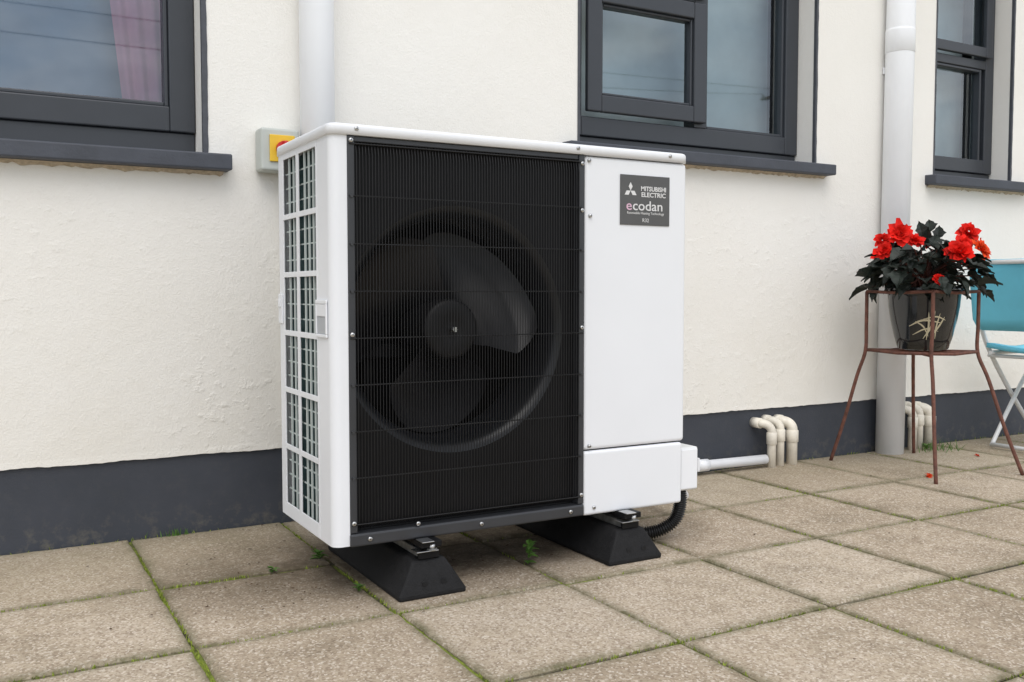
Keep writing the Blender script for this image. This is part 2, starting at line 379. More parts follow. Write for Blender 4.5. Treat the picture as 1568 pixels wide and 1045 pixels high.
bm=bmesh.new(); y=2.20
while y<2.55:
    abox(bm,X0+.03,X0+.06,y,y+.0016,Z0+.01,zt-.01); y+=.0065
abox(bm,X0+.0601,X0+.062,2.19,2.56,Z0+.01,zt-.01)
obj('coil',bm,COIL,hp)
bm=bmesh.new()
abox(bm,X0-.006,X0-.0015,2.150,2.232,.712,.722); abox(bm,X0-.006,X0-.0015,2.150,2.232,.632,.640)
abox(bm,X0-.006,X0-.0015,2.150,2.158,.640,.712); abox(bm,X0-.006,X0-.0015,2.224,2.232,.640,.712)
abox(bm,X0-.005,X0-.0015,2.158,2.224,.682,.712)
obj('handle_rim',bm,WHITE,hp,False,.002)
box('handle_recess_shade',X0-.0028,X0-.0016,2.159,2.223,.641,.681,simple('handle_shade',(.42,.44,.47),.5,0,.05),hp,0)  # flat grey plate; the shade of the handle hollow is in its colour
box('rear_handle',X0-.006,X0-.0012,2.522,2.556,.655,.735,WHITE,hp,.003)
box('rear_handle_rim',X0-.009,X0-.0062,2.528,2.550,.70,.722,WHITE,hp,.002)
bm=bmesh.new()
def rr(x0,x1,y0,y1,r,z,k=8):
    out=[]
    for cx,cy,a0 in ((x1-r,y1-r,0),(x0+r,y1-r,90),(x0+r,y0+r,180),(x1-r,y0+r,270)):
        for i in range(k+1):
            t=R_(a0+90*i/k); out.append((cx+r*math.cos(t),cy+r*math.sin(t),z))
    return out
lx0,lx1,ly0,ly1=X0-.005,X1+.005,Y0-.006,Y1+.006
L=[[bm.verts.new(p) for p in rr(lx0+i,lx1-i,ly0+i,ly1-i,max(.026-i,.01),z)] for i,z in ((.0,zt-.002),(.0,1.124),(.0012,1.128),(.004,1.131),(.008,1.1325),(.05,1.136))]
for A,B in zip(L,L[1:]):
    for k in range(len(A)): f=bm.faces.new((A[k],A[(k+1)%len(A)],B[(k+1)%len(A)],B[k])); f.smooth=True
bm.faces.new(L[-1]); bm.faces.new(L[0])
obj('lid',bm,WHITE,hp)
GX0,GX1=.753,1.416
bm=bmesh.new(); abox(bm,GX1+.001,X1,Y0,Y1-.004,.311,zt-.004); obj('service_panel',bm,WHITE,hp,False,.010,4)
bm=bmesh.new(); abox(bm,GX1+.001,X1-.008,Y0-.0015,Y1-.004,Z0-.001,.3075); obj('lower_service_cover',bm,WHITE,hp,False,.008,4)
box('service_inner',GX1+.01,X1-.01,Y0+.012,Y1-.01,.30,.32,BLACK,hp,0)
FX,FZ,FR=1.052,.645,.311
def bezel(bm,y,r):
    x0,x1,z0,z1=GX0-.02,GX1,.150,zt; A=[];B=[]
    angs=[2*math.pi*k/120 for k in range(120)]+[math.atan2(z-FZ,x-FX)%(2*math.pi) for x in (x0,x1) for z in (z0,z1)]
    angs=sorted(set(angs))
    for t in angs:
        c,s=math.cos(t),math.sin(t)
        k=min((x1-FX)/c if c>1e-6 else 9,(x0-FX)/c if c<-1e-6 else 9,(z1-FZ)/s if s>1e-6 else 9,(z0-FZ)/s if s<-1e-6 else 9)
        A.append(bm.verts.new((FX+c*r,y,FZ+s*r))); B.append(bm.verts.new((FX+c*max(k,r+.0005),y,FZ+s*max(k,r+.0005))))
    for i in range(len(angs)):
        j=(i+1)%len(angs); bm.faces.new((A[i],A[j],B[j],B[i]))
YB=Y0+.030
bm=bmesh.new(); bezel(bm,YB,FR); obj('front_bezel',bm,BLACK,hp)
bm=bmesh.new(); prof=[(FR+.001,YB-.0005),(FR-.004,YB+.001),(FR-.012,YB+.005),(FR-.020,YB+.013),(FR-.026,YB+.026),(FR-.030,YB+.045),(FR-.031,YB+.07),(FR-.031,YB+.15)]
rings=[[bm.verts.new((FX+math.cos(t)*r,y,FZ+math.sin(t)*r)) for t in [2*math.pi*k/120 for k in range(120)]] for r,y in prof]
for A,B in zip(rings,rings[1:]):
    for k in range(120): f=bm.faces.new((A[k],A[(k+1)%120],B[(k+1)%120],B[k])); f.smooth=True
obj('bellmouth',bm,RING,hp)
bm=bmesh.new(); abox(bm,GX0+.02,GX1-.002,2.50,2.505,Z0+.01,zt-.01); abox(bm,GX1-.006,GX1-.001,YB+.01,2.499,Z0+.01,zt-.01); abox(bm,GX0,GX1-.007,YB+.01,2.499,Z0+.0,Z0+.01); abox(bm,GX0+.03,GX1-.007,YB+.01,2.499,zt-.012,zt-.006)
abox(bm,GX0+.021,GX0+.024,YB+.012,2.499,Z0+.012,zt-.014)
obj('inner_shell',bm,BLACK,hp)
box('back_panel_frame',GX1,X1-.01,Y1-.0035,Y1,Z0,zt,WHITE,hp,0)
bm=bmesh.new(); yb0,yb1=Y0-.003,Y0+.028
abox(bm,GX0+.0005,GX0+.018,yb0,yb1,.166,zt-.003); abox(bm,GX1-.018,GX1-.0005,yb0,yb1,.166,zt-.003)
abox(bm,GX0+.018,GX1-.018,yb0+.004,yb1,zt-.016,zt-.003)
obj('grille_border',bm,RAILM,hp,False,.002)
bm=bmesh.new(); abox(bm,GX0-.001,GX1-.001,Y0-.008,Y0+.03,Z0+.002,.165); obj('base_rail',bm,RAILM,hp,False,.005,3)
box('base_tray',X0+.01,X1-.02,Y0+.031,Y1-.01,Z0+.004,Z0+.02,RAILM,hp,.003)
bm=bmesh.new(); nv=80
for k in range(nv):
    x=GX0+.021+(GX1-GX0-.042)*k/(nv-1)
    atube(bm,[(x,YB-.002,1.098),(x,Y0-.002,1.088),(x,Y0-.007,1.06),(x,Y0-.008,.65),(x,Y0-.007,.20),(x,Y0-.004,.185),(x,YB-.002,.170)],.0012,5,False)
for z in [1.086,.965,.853,.742,.631,.520,.409,.298,.187]:
    atube(bm,[(GX0+.004,Y0-.0045,z),(GX0+.025,Y0-.0055,z),(GX1-.025,Y0-.0055,z),(GX1-.004,Y0-.0045,z)],.0018,6,False)
obj('wire_grille',bm,WIRE,hp)
def interp(t,pts):
    for (a,b),(c,d) in zip(pts,pts[1:]):
        if t<=c: return b+(d-b)*(t-a)/(c-a)
    return pts[-1][1]
bm=bmesh.new()
HR=.078; FYc=2.245
for bl in range(3):
    off=120*bl; nu,nvv=26,30; V=[]
    for i in range(nu+1):
        s=i/nu; row=[]
        for j in range(nvv+1):
            t=j/nvv
            rt=interp(t,[(0,.268),(.1,.275),(.5,.277),(.85,.270),(.95,.258),(1,.238)])
            r=.06+(rt-.06)*s
            aT=interp(s,[(0,-34),(.3,-22),(.55,-20),(.75,-19),(.9,-9),(1,0)]); aL=interp(s,[(0,62),(.3,78),(.7,88),(1,87)])
            a=aT+(aL-aT)*t
            y=FYc-.035+ .185*t + .012*math.sin(math.pi*t)*s
            row.append(bm.verts.new((FX+r*math.cos(R_(a+off)),y,FZ+r*math.sin(R_(a+off)))))
        V.append(row)
    for i in range(nu):
        for j in range(nvv):
            f=bm.faces.new((V[i][j],V[i+1][j],V[i+1][j+1],V[i][j+1])); f.smooth=True
obj('fan_blades',bm,FANM,hp)
bm=bmesh.new(); rings=[[bm.verts.new((FX+math.cos(t)*r,y,FZ+math.sin(t)*r)) for t in [2*math.pi*k/64 for k in range(64)]] for r,y in ((.012,2.190),(.030,2.190),(.032,2.189),(.066,2.190),(.074,2.193),(HR,2.202),(HR+.001,2.37))]
for A,B in zip(rings,rings[1:]):
    for k in range(64): f=bm.faces.new((A[k],A[(k+1)%64],B[(k+1)%64],B[k])); f.smooth=True
bm.faces.new(rings[0]); obj('fan_hub',bm,MOTM,hp)
tube('hub_bolt',[(FX,2.190,FZ),(FX,2.168,FZ)],.007,STEEL,hp,6)
bm=bmesh.new(); abox(bm,.905,.935,2.44,2.48,.16,1.09); abox(bm,1.14,1.17,2.44,2.48,.16,1.09); abox(bm,.90,1.18,2.415,2.439,.56,.60)
obj('motor_mount',bm,MOTM,hp,False,.004)
tube('motor',[(FX,2.371,FZ),(FX,2.43,FZ)],.055,MOTM,hp,24)
bm=bmesh.new(); bmd=bmesh.new()
def screw(x,z,y=Y0,r=.0058):
    atube(bm,[(x,y+.002,z),(x,y-.0025,z),(x,y-.004,z),(x,y-.0045,z)],[r,r,r*.75,r*.4],14)
    atube(bmd,[(x,y-.0046,z),(x,y-.0050,z)],[r*.28,r*.28],8)
for x,z in ((.775,1.121),(1.392,1.121),(1.70,1.121)): screw(x,z,Y0-.006,.0055)
for z in (1.094,.64,.19): screw(GX0+.009,z,Y0-.003)
for z in (1.082,.958,.645,.191): screw(GX1-.009,z,Y0-.003)
for x,z in ((.800,.150),(.925,.172),(1.10,.150),(1.37,.150)): screw(x,z,Y0-.008)
for x,z in ((1.434,.945),(1.434,.322),(1.45,.152),(1.43,1.092)): screw(x,z,Y0-.002,.0055)
obj('screws',bm,STEEL,hp); obj('screw_recess_shade',bmd,BLACK,hp)  # black dots on the heads paint the shade inside the drive slots
bm=bmesh.new()
for z in (.965,.853,.742,.520,.409,.298):
    for x in (GX0+.009,GX1-.009): atube(bm,[(x,Y0-.002,z),(x,Y0-.0065,z)],.004,8)
obj('grille_rivets',bm,RAILM,hp)
bx0,bx1,bz0,bz1=1.532,1.702,.925,1.062
box('badge',bx0,bx1,Y0-.0028,Y0-.0004,bz0,bz1,BADGE,hp,.001)
def text(name,s,x,z,size,mat,bold=0,sx=1,al='CENTER'):
    cu=bpy.data.curves.new(name,'FONT'); cu.body=s; cu.size=size; cu.extrude=.0003; cu.offset=bold; cu.align_x=al
    o=bpy.data.objects.new(name,cu); S.collection.objects.link(o); cu.materials.append(mat)
    o.rotation_euler=(R_(90),0,0); o.location=(x,Y0-.0033,z); o.scale=(sx,1,1); o.parent=hp
    cu.resolution_u=3
text('badge_text_a','MITSUBISHI',1.645,1.020,.0175,BADGEW,.0004); text('badge_text_b','ELECTRIC',1.645,1.0035,.0175,BADGEW,.0004,1.12)
text('badge_text_c','e',1.5715,.966,.038,BADGEP,.0002,1.15,'RIGHT'); text('badge_text_d','codan',1.5725,.966,.038,BADGEW,.0002,1.15,'LEFT')
text('badge_text_e','Renewable Heating Technology',1.618,.955,.0100,BADGEW); text('badge_text_f','R32',1.618,.934,.0145,BADGEW)
bm=bmesh.new(); dl=.0135
cx,cz=1.566,1.0185
for a in (90,210,330):
    p=Vector((cx,Y0-.0033,cz)); u1=Vector((math.cos(R_(a-30)),0,math.sin(R_(a-30))))*dl; u2=Vector((math.cos(R_(a+30)),0,math.sin(R_(a+30))))*dl
    bm.faces.new([bm.verts.new(q) for q in (p,p+u1,p+u1+u2,p+u2)])
obj('badge_logo',bm,BADGEW,hp)
for i,xc in enumerate((.945,1.552)):
    bm=bmesh.new(); abox(bm,xc-.028,xc+.028,2.085,2.60,.118,.1335); obj('foot_bracket_%d'%i,bm,BLACK,hp,False,.002)
    box('bracket_tab_%d'%i,xc-.030,xc+.002,2.072,2.112,.1345,.137,STEEL,hp,.001)
box('cable_box',X1+.001,X1+.072,2.152,2.23,.158,.285,simple('cable_box_plastic',(.74,.76,.76),.4,0,.04),hp,.005,3)
box('cable_box_lid',X1+.006,X1+.067,2.147,2.1515,.163,.280,PVC,hp,.002)
path=smoothpath([(1.80,2.19,.16),(1.803,2.19,.11),(1.79,2.20,.06),(1.745,2.22,.030),(1.69,2.25,.022),(1.62,2.32,.022)],40)
rad=[.0175+.0030*math.cos(i*2*math.pi/5) for i in range(len(path))]
tube('corrugated_hose',path,rad,HOSE,hp,14)

# ------------------------------------------------------------------ rubber mounting blocks
def rubber(x0,x1):
    e=empty('rubber_mounting_foot'); bm=bmesh.new(); y0,y1=2.066,2.60; xm=(x0+x1)/2
    secs=[(0,0,0),(.012,.0,.0),(.055,.026,.014),(.082,.042,.024),(.089,.047,.030)]
    R=[[bm.verts.new(p) for p in ((x0+i,y0+j,z),(x1-i,y0+j,z),(x1-i,y1-j,z),(x0+i,y1-j,z))] for z,i,j in secs]
    for A,B in zip(R,R[1:]):
        for k in range(4): bm.faces.new((A[k],A[(k+1)%4],B[(k+1)%4],B[k]))
    bm.faces.new(R[0]); bm.faces.new(R[-1])
    obj('rubber_block',bm,RUBBER,e,False,.006,3)
    box('channel',xm-.020,xm+.020,2.102,2.58,.0895,.1095,DULL,e,.002)
    box('channel_end',xm-.028,xm+.028,2.092,2.101,.0895,.1095,BLACK,e,.002)
    bm=bmesh.new(); abox(bm,xm-.038,xm+.020,2.078,2.118,.1100,.1125); obj('clamp_plate',bm,STEEL,e,False,.001)
    tube('bolt',[(xm+.006,2.088,.1128),(xm+.006,2.088,.126)],.008,STEEL,e,6)
    tube('washer',[(xm+.006,2.088,.1127),(xm+.006,2.088,.1145)],.013,DULL,e,18)
    bm=bmesh.new()
    atube(bm,[(xm-.02,2.079,.035),(xm-.02,2.0705,.035)],.007,14); atube(bm,[(xm+.03,2.079,.035),(xm+.03,2.0705,.035)],.007,14)
    obj('moulded_studs',bm,RUBBER,e)
rubber(.852,1.031); rubber(1.46,1.639)

# ------------------------------------------------------------------ waste pipes
def wastepipes(xs,run=None):
    e=empty('waste_pipes')
    for i,(x,r,yo,zz) in enumerate(xs):
        P=[(x-.03,3.02,zz),(x-.028,yo+.03,zz)]
        for k in range(9):
            t=math.pi/2*k/8; P.append((x-.028+.028*math.sin(t),yo+.03-.03*math.sin(t),zz-.035*(1-math.cos(t))))
        P.append((x,yo,-.02)); tube('pipe_%d'%i,P,r,CREAMPVC,e,20)
        tube('socket_%d'%i,[(x,yo,zz-.035),(x,yo,zz-.038),(x,yo,zz-.085),(x,yo,zz-.088)],[r,r+.004,r+.004,r],CREAMPVC,e,20)
        tube('wall_socket_%d'%i,[(x-.03,YW+.01,zz),(x-.029,yo+.036,zz),(x-.029,yo+.035,zz)],[r+.004,r+.004,r],CREAMPVC,e,20)
    if run:
        tube('drain_run',[(1.3,2.945,.045),(2.2,2.948,.040),(2.87,2.93,.036)],.020,PVC,e,16)
        tube('drain_coupling',[(2.50,2.942,.038),(2.56,2.94,.038)],.025,PVC,e,16)
        box('pipe_clip',2.49,2.50,2.915,2.985,.02,.075,PVC,e)
        tube('drain_drop',[(1.80,2.24,.20),(1.95,2.35,.09),(2.0,2.6,.05),(2.05,2.94,.042)],.016,PVC,e,12)
wastepipes([(2.893,.018,2.92,.185),(2.956,.018,2.935,.192),(3.026,.023,2.935,.184)],True)
wastepipes([(3.785,.019,2.92,.192),(3.850,.019,2.935,.198),(3.925,.025,2.935,.188)])

# ------------------------------------------------------------------ plant stand, pot, begonia
st=empty('metal_plant_stand')
T=[(3.275,2.765),(3.275,2.445),(3.560,2.445),(3.575,2.765)]
F=[(3.242,2.915),(3.191,2.351),(3.657,2.298),(3.72,2.86)]
cx0,cy0=3.43,2.605
bm=bmesh.new()
for (tx,ty),(fx,fy) in zip(T,F):
    atube(bm,smoothpath([(tx,ty,.742),(tx,ty,.60),(tx+(tx-cx0)*.02,ty,.49),(tx+(fx-tx)*.25,ty+(fy-ty)*.25,.38),(tx+(fx-tx)*.62,ty+(fy-ty)*.62,.18),(fx,fy,0.0)],6),.0075,8)
for z in (.742,.495):
    for i in range(4):
        a=T[i];b=T[(i+1)%4]; mz=z-.006
        atube(bm,[(a[0],a[1],z),((a[0]+b[0])/2,(a[1]+b[1])/2,mz),(b[0],b[1],z)],.0065,8)
atube(bm,[(T[0][0],T[0][1],.493),(cx0,cy0,.490),(T[2][0],T[2][1],.493)],.006,8); atube(bm,[(T[1][0],T[1][1],.486),(cx0,cy0,.480),(T[3][0],T[3][1],.486)],.006,8)
obj('iron_frame',bm,RUST,st)
pot=empty('flower_pot')
prof=[(.0,.500),(.085,.500),(.098,.505),(.112,.55),(.128,.62),(.138,.68),(.141,.72),(.143,.738),(.151,.742),(.152,.756),(.145,.760),(.136,.755),(.134,.735),(.0,.735)]
bm=bmesh.new(); rings=[[bm.verts.new((cx0+math.cos(t)*r,cy0+math.sin(t)*r,z)) for t in [2*math.pi*k/64 for k in range(64)]] for r,z in prof[1:-1]]
for A,B in zip(rings,rings[1:]):
    for k in range(64): f=bm.faces.new((A[k],A[(k+1)%64],B[(k+1)%64],B[k])); f.smooth=True
bm.faces.new(rings[0]); bm.faces.new(rings[-1]); obj('glazed_body',bm,POTM,pot)
def potr(z): return interp(z,[(b,a) for a,b in prof[1:8]])
ca=math.atan2(-cy0,-cx0)
bm=bmesh.new()
def stroke(pts,w):
    pv=None; k=14; P=smoothpath([(a,b,0) for a,b in pts],k)
    for i,p in enumerate(P):
        t=i/(len(P)-1); ww=w*math.sin(math.pi*min(1,max(.06,t)))**.6
        d=(P[min(i+1,len(P)-1)]-P[max(i-1,0)]).normalized(); nrm=Vector((-d.y,d.x,0))
        q=[]
        for sgn in (-1,1):
            a=p+nrm*ww*sgn; z=a.y; r=potr(z)+.0012; th=ca+a.x/r
            q.append(bm.verts.new((cx0+r*math.cos(th),cy0+r*math.sin(th),z)))
        if pv: bm.faces.new((pv[0],pv[1],q[1],q[0]))
        pv=q
for pts,w in (([(-.055,.60),(.0,.625),(.07,.615)],.004),([(.0,.55),(.03,.60),(.045,.665)],.004),([(.012,.545),(.02,.60),(.02,.66)],.0035),([(.03,.56),(.06,.60),(.085,.64)],.0035),([(-.04,.565),(.01,.59),(.06,.58)],.003),([(.045,.55),(.05,.60),(.065,.655)],.003),([(-.03,.62),(.0,.60),(.02,.56)],.003),([(.0,.63),(.05,.64),(.09,.625)],.003)):
    stroke(pts,w)
obj('painted_bamboo',bm,PATT,pot)
tube('plant_label',[(3.36,2.47,.75),(3.355,2.465,.80)],.012,BADGEW,pot,8)

beg=empty('begonia_plant')
bm=bmesh.new(); bs=bmesh.new()
def leaf(bm,p,d,nrm,L,W):
    d=d.normalized(); s=d.cross(nrm).normalized(); n=s.cross(d).normalized(); mid=[];le=[];ri=[]
    k=7
    ws=[0,.62,.95,1,.80,.50,.22,0]; zz=[0,1,-1,1,-1,1,-1,0]
    for i in range(k+1):
        t=i/k; c=p+d*L*t-n*L*.35*t*t
        mid.append(bm.verts.new(c-n*W*.12)); w=W*ws[i]*.5*(1+.12*zz[i]); 
        a=.30+random.uniform(-.1,.1)
        le.append(bm.verts.new(c+s*w*1.15+n*w*a)); ri.append(bm.verts.new(c-s*w*.85+n*w*a))
    for i in range(k):
        bm.faces.new((mid[i],mid[i+1],le[i+1],le[i])); bm.faces.new((mid[i],ri[i],ri[i+1],mid[i+1]))
base=Vector((cx0,cy0,.76))
for i in range(230):
    a=random.uniform(0,2*math.pi); rr_=random.random()**.5
    zf=random.random()
    rad_=.235*rr_*(.75+.25*math.sin(math.pi*min(1,zf+.25)))
    p=Vector((cx0+rad_*math.cos(a),cy0+rad_*math.sin(a),.750+.220*zf*(1-.35*rr_**2)))
    out=Vector((math.cos(a),math.sin(a),0)); d=(out*random.uniform(.5,1.1)+Vector((random.uniform(-.5,.5),random.uniform(-.5,.5),random.uniform(-.8,.45))))
    nrm=(Vector((0,0,1))+out*.5+Vector((random.uniform(-.4,.4),random.uniform(-.4,.4),0))).normalized()
    L=random.uniform(.05,.095); leaf(bm,p,d,nrm,L,L*.8)
    if i%3==0: atube(bs,[base+Vector((random.uniform(-.06,.06),random.uniform(-.06,.06),-.02)),(base+p)/2+Vector((0,0,.02)),p],.003,5,False)
for dx,dz in ((-.01,1.0),(.02,1.02),(.05,.99),(.0,.97),(.03,.96)):
    p=Vector((cx0+dx*.87,cy0-dx*.49,dz-.03)); leaf(bm,p,Vector((random.uniform(-.5,.5),random.uniform(-.5,.5),1)),Vector((-.8,-.6,.2)),.07,.05)
obj('leaves',bm,LEAFM,beg,False); obj('stems',bs,STEM,beg)
def flower(bm,c,nrm,R,mi):
    nrm=nrm.normalized(); a=nrm.cross(Vector((0,0,1))).normalized(); b=nrm.cross(a)
    for ring,(cnt,rr0,tilt,sz) in enumerate(((8,1.0,-.05,.62),(8,.74,.40,.55),(7,.50,.85,.45),(5,.28,1.25,.33))):
        for k in range(cnt):
            t=2*math.pi*k/cnt+ring*.5+random.uniform(-.25,.25); o=a*math.cos(t)+b*math.sin(t); s=nrm.cross(o)
            tl=tilt+random.uniform(-.3,.3); dirv=(o*math.cos(tl)+nrm*math.sin(tl)).normalized(); up=(nrm*math.cos(tl)-o*math.sin(tl))
            st0=c+o*R*.12; Lp=R*rr0*random.uniform(.75,1.15); cen=bm.verts.new(st0+dirv*Lp*.55-up*R*.08); ring_=[]; W=R*sz*random.uniform(.8,1.15)
            for q in range(9):
                u=2*math.pi*q/9; rad=(1+.16*random.uniform(-1,1))
                ring_.append(bm.verts.new(st0+dirv*Lp*(.52-.50*math.cos(u))*rad+s*W*.62*math.sin(u)*rad+up*R*(.12*math.sin(u)**2+.12*random.uniform(-1,1))))
            for q in range(9):
                f=bm.faces.new((cen,ring_[q],ring_[(q+1)%9])); f.material_index=mi; f.smooth=True
Rv=Vector((.872,-.489,0)); Fv=Vector((.489,.872,0))
bm=bmesh.new()
for lat,z,f,R,mi in ((-.130,.980,-.06,.047,0),(-.190,.910,-.05,.036,0),(.060,.900,-.18,.058,0),(.150,.985,-.06,.043,0),(.190,.915,-.09,.048,1),(.215,.865,-.03,.030,1),(-.050,.955,-.02,.036,0),(-.095,.965,.0,.042,0),(-.025,.790,-.19,.024,0),(.05,.965,.12,.04,0),(-.12,.90,.15,.04,0),(.115,.935,-.10,.036,0),(-.165,.955,.03,.036,0),(.17,.955,-.02,.034,1)):
    c=Vector((cx0,cy0,z))+Rv*lat+Fv*f
    flower(bm,c,-Fv*1.0+Rv*lat*2+Vector((0,0,.6))+Vector((random.uniform(-.4,.4),random.uniform(-.4,.4),random.uniform(-.3,.3))),R,mi)
obj('flowers',bm,[FLOW,FLOW2],beg)
bm=bmesh.new()
for x,y in ((3.28,2.45),(3.31,2.47),(3.89,2.66)):
    c=Vector((x,y,.006)); flower(bm,c,Vector((random.uniform(-.5,.5),random.uniform(-.5,.5),1)),.012,1)
obj('fallen_petals',bm,[FLOW,FLOW2])

# ------------------------------------------------------------------ folding chair
ch=empty('folding_chair')
bm=bmesh.new()
cy1,cy2=2.36,2.80
for y in (cy1,cy2):
    atube(bm,smoothpath([(4.03,y,.875),(4.06,y,.72),(4.13,y,.52),(4.30,y,.30),(4.58,y,.0)],8),.011,10)
for y in (cy1+.03,cy2-.03):
    atube(bm,smoothpath([(4.155,y,.012),(4.28,y,.18),(4.43,y,.36),(4.56,y,.45)],8),.010,10)
    atube(bm,[(4.13,y,.455),(4.56,y,.455)],.010,10)
atube(bm,[(4.03,cy1,.875),(4.03,cy2,.875)],.011,10); atube(bm,[(4.57,cy1,.02),(4.57,cy2,.02)],.010,10)
atube(bm,[(4.155,cy1+.03,.02),(4.155,cy2-.03,.02)],.010,10)
atube(bm,[(4.16,cy1,.44),(4.16,cy2,.44)],.009,10)
obj('tube_frame',bm,CHM,ch)
bm=bmesh.new(); nn=20; V=[]
for i in range(nn+1):
    t=i/nn; y=cy1-.012+(cy2-cy1+.024)*t; sag=.035*math.sin(math.pi*t)
    e=max(0,abs(t-.5)*2-.80)/.20; ro_=.05*(1-math.sqrt(max(0,1-e*e)))
    V.append([bm.verts.new((4.022+.045*s+sag*.6,y,.888-ro_-(.325-2*ro_)*s)) for s in [k/6 for k in range(7)]])
for i in range(nn):
    for k in range(6): bm.faces.new((V[i][k],V[i+1][k],V[i+1][k+1],V[i][k+1]))
o=obj('back_panel',bm,BLUE,ch,True); m=o.modifiers.new('s','SOLIDIFY'); m.thickness=.012
bm=bmesh.new(); V=[]
for i in range(nn+1):
    t=i/nn; y=cy1+.01+(cy2-cy1-.02)*t
    V.append([bm.verts.new((4.13+.44*s,y,.480-.02*math.sin(math.pi*t)+.01*math.cos(6.28*s))) for s in [k/8 for k in range(9)]])
for i in range(nn):
    for k in range(8): bm.faces.new((V[i][k],V[i+1][k],V[i+1][k+1],V[i][k+1]))
o=obj('seat_panel',bm,BLUE,ch,True); m=o.modifiers.new('s','SOLIDIFY'); m.thickness=.022; m.offset=0

# ------------------------------------------------------------------ utility poles + cables across the yard (seen mirrored in the glass)
poles=[(26.0,-20.0),(-20.0,-20.5)]
for px_,py_ in poles:
    e=empty('utility_pole')
    tube('pole',[(px_,py_,-.2),(px_,py_,8.4)],[.13,.08],POLEM,e,16)
    box('crossarm',px_-.05,px_+.05,py_-.8,py_+.8,7.95,8.05,POLEM,e,.01)
    for dy in (-.7,.25): tube('insulator',[(px_,py_+dy,8.051),(px_,py_+dy,8.18)],.04,GREYBOX,e,10)
bm=bmesh.new()
for dy,sag in ((-.7,.95),(.25,.45)):
    P=[]
    for i in range(41):
        t=i/40; P.append((poles[1][0]+(poles[0][0]-poles[1][0])*t,poles[1][1]+(poles[0][1]-poles[1][1])*t+dy,8.18-sag*4*t*(1-t)))
    atube(bm,P,.012,6)
obj('overhead_cables',bm,HOSE)

# ------------------------------------------------------------------ ground + paving
bm=bmesh.new(); bm.faces.new([bm.verts.new(p) for p in ((-150,-150,-.007),(150,-150,-.007),(150,150,-.007),(-150,150,-.007))])
obj('ground',bm,GRND)
bm=bmesh.new(); la=bm.verts.layers.float.new('slab'); le_=bm.verts.layers.float.new('edge')
PX,PY=.4545,.4600; gx0=.370; gy0=2.010; gap=.0048
ysr=[gy0+PY*k for k in range(-14,2)]
for ix in range(-13,24):
    for iy,yb in enumerate(ysr):
        x0=gx0+PX*ix+gap; x1=gx0+PX*(ix+1)-gap; y0=yb+gap; y1=(yb+PY-gap) if iy<len(ysr)-1 else 2.992
        sv=random.random(); dz=random.uniform(-.0022,.0022); tx=random.uniform(-.005,.005); ty=random.uniform(-.005,.005)
        jx=random.uniform(-.003,.003); jy=random.uniform(-.003,.003); rot=random.uniform(-.006,.006)
        cx,cy=(x0+x1)/2,(y0+y1)/2; ns=14; out=[]
        cor=[(x0,y0),(x1,y0),(x1,y1),(x0,y1)]
        for s in range(4):
            a=cor[s]; b=cor[(s+1)%4]
            for k in range(ns):
                t=k/ns; out.append((a[0]+(b[0]-a[0])*t,a[1]+(b[1]-a[1])*t))
        R=[]
        for inset,z,ev in ((0,-.035,1),(0,-.005,1),(.0035,-.0008,1),(.008,0,.8),(.024,0,.15),(.05,0,0)):
            ring=[]
            for (x,y) in out:
                dx,dy=x-cx,y-cy; wx=(x1-x0)/2; wy=(y1-y0)/2
                j=.0030*noise.noise(Vector((x*45,y*45,1)))+.0024*noise.noise(Vector((x*130,y*130,5))) if inset<.02 else 0
                kx=max(0,(wx-inset+j)/wx); ky=max(0,(wy-inset+j)/wy)
                X=cx+dx*kx; Yq=cy+dy*ky
                Xr=X+jx-(Yq-cy)*rot; Yr=Yq+jy+(X-cx)*rot
                v=bm.verts.new((Xr,min(Yr,2.996),z+dz+tx*dx+ty*dy)); v[la]=sv; v[le_]=ev; ring.append(v)
            R.append(ring)
        for A,B in zip(R,R[1:]):
            for k in range(len(A)): bm.faces.new((A[k],A[(k+1)%len(A)],B[(k+1)%len(A)],B[k]))
        bm.faces.new(R[-1])
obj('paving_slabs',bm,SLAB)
bm=bmesh.new()
def blade(bm,p,h,w,lean):
    a=random.uniform(0,6.28); s=Vector((math.cos(a),math.sin(a),0))*w; l=Vector((random.uniform(-1,1),random.uniform(-1,1),0))*lean
    p=Vector(p); bm.faces.new([bm.verts.new(p-s),bm.verts.new(p+s),bm.verts.new(p+l*.5+s*.6+Vector((0,0,h*.6))),bm.verts.new(p+l+Vector((0,0,h))),bm.verts.new(p+l*.5-s*.6+Vector((0,0,h*.6)))])
def mossd(x,y): return noise.noise(Vector((x*1.9,y*1.9,4)))+.6*noise.noise(Vector((x*9,y*9,2)))+.08
cnt=0
while cnt<12000:
    if random.random()<.5: x=gx0+PX*random.randint(-3,12); y=random.uniform(.7,2.98); wd=.0022+.004*max(0,mossd(x+5,y)); x+=random.gauss(0,wd)
    else: x=random.uniform(-1,5.6); y=gy0+PY*random.randint(-3,1); wd=.0022+.004*max(0,mossd(x+5,y)); y+=random.gauss(0,wd)
    if mossd(x,y)<.0 and random.random()>.06: cnt+=.25; continue
    blade(bm,(x,y,-.006),random.uniform(.005,.010),random.uniform(.0012,.0025),.004); cnt+=1
for k in range(350):
    x=random.uniform(-.5,5); blade(bm,(x,2.992+random.uniform(-.01,.0),-.002),random.uniform(.004,.014),.0018,.006) if mossd(x,9)>.05 else None
obj('moss',bm,MOSSM)
bm=bmesh.new()
def weed(x,y,n,h,L):
    for i in range(n):
        a=random.uniform(0,6.28); d=Vector((math.cos(a),math.sin(a),random.uniform(.2,1.2))); leaf(bm,Vector((x,y,h*random.random())),d,Vector((0,0,1)),L*random.uniform(.6,1.1),L*.5)
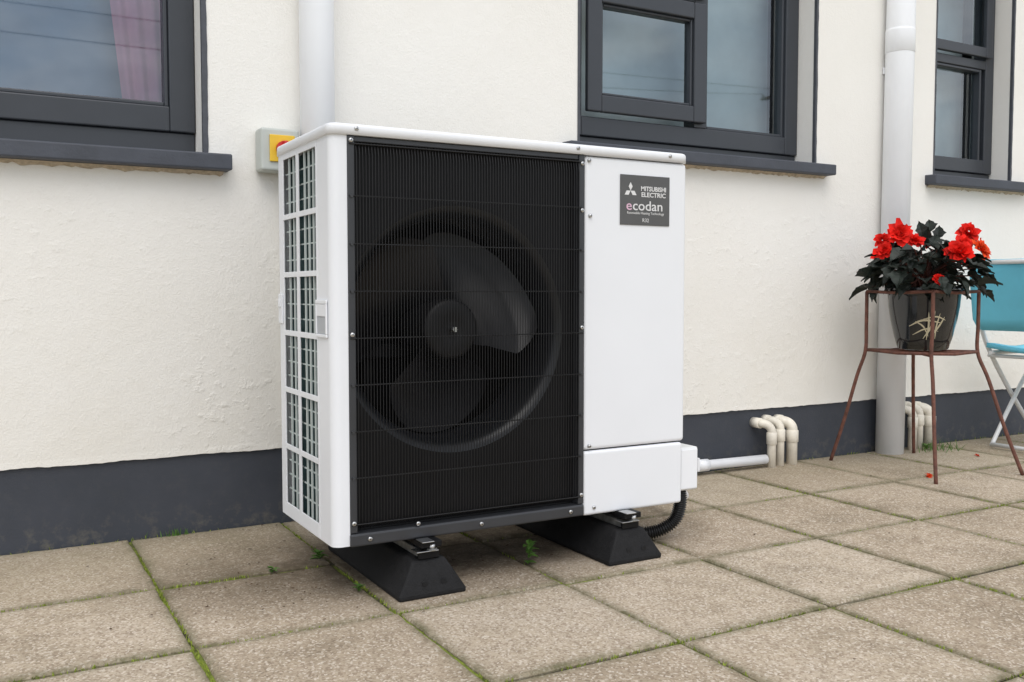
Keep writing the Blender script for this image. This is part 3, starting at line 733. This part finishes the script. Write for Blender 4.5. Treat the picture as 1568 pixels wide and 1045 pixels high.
weed(1.285,2.20,12,.055,.034); weed(.80,2.52,14,.02,.025); weed(.66,2.47,8,.01,.018); weed(.80,2.20,8,.012,.02); weed(3.86,2.90,16,.02,.03)
for k in range(70):
    blade(bm,(3.90+random.gauss(0,.06),2.86+random.gauss(0,.03),0),random.uniform(.02,.06),.002,.03)
for k in range(30): blade(bm,(.50+random.gauss(0,.03),2.975,0),random.uniform(.01,.03),.002,.01)
obj('weeds',bm,GREEN)
bm=bmesh.new()
for k in range(420):
    if k<260: x=random.gauss(.95,.28); y=random.gauss(2.35,.16)
    elif k<340: x=random.uniform(-.3,5); y=2.985-abs(random.gauss(0,.03))
    else: x=random.uniform(-.3,5); y=random.uniform(1.2,2.9)
    if y>2.985: continue
    s=random.uniform(.001,.0035); a=random.uniform(0,6.28); z=.0035
    pts=[Vector((x+s*math.cos(a+q*1.26)*random.uniform(.6,2.2),y+s*math.sin(a+q*1.26)*random.uniform(.6,1.4),z+random.uniform(0,.0035))) for q in range(5)]
    bm.faces.new([bm.verts.new(p) for p in pts])
obj('leaf_litter',bm,DEBR)

# ------------------------------------------------------------------ light
w=bpy.data.worlds.new('World'); S.world=w; w.use_nodes=True; nt=w.node_tree; bg=nt.nodes['Background']
sky=N(nt,'ShaderNodeTexSky',sky_type='NISHITA'); sky.sun_disc=False
el=R_(55); sd=Vector((-.44,-.90,0)).normalized()
sky.sun_elevation=el; sky.sun_rotation=math.atan2(sd.x,sd.y)%(2*math.pi)
tc=N(nt,'ShaderNodeTexCoord'); mp=N(nt,'ShaderNodeMapping'); mp.inputs['Scale'].default_value=(1,1,2.4); nt.links.new(tc.outputs['Generated'],mp.inputs[0])
cl=ramp(nt,nz(nt,3.2,5,.62,mp.outputs[0],.3),[(.38,.35),(.60,.97)])
shade=ramp(nt,nz(nt,4.4,5,.6,mp.outputs[0]),[(.34,(6.3,6.45,6.8)),(.66,(11.7,11.65,11.65))])
nt.links.new(mix(nt,cl,sky.outputs[0],shade),bg.inputs[0]); bg.inputs[1].default_value=.149
sun=bpy.data.lights.new('sun','SUN'); sun.energy=1.4; sun.angle=R_(45); sun.color=(1,.965,.91)
so=bpy.data.objects.new('sun',sun); S.collection.objects.link(so)
dv=Vector((sd.x*math.cos(el),sd.y*math.cos(el),math.sin(el))); so.rotation_euler=dv.to_track_quat('Z','Y').to_euler()

# ------------------------------------------------------------------ camera
cam=bpy.data.cameras.new('camera'); co=bpy.data.objects.new('camera',cam); S.collection.objects.link(co); S.camera=co
cam.sensor_width=36; cam.lens=36*1450/1568; cam.clip_start=.05; cam.clip_end=500
co.location=(0,0,.742); co.rotation_euler=(R_(87),0,R_(-29.3))
S.view_settings.view_transform='Standard'; S.view_settings.look='None'; S.view_settings.exposure=0
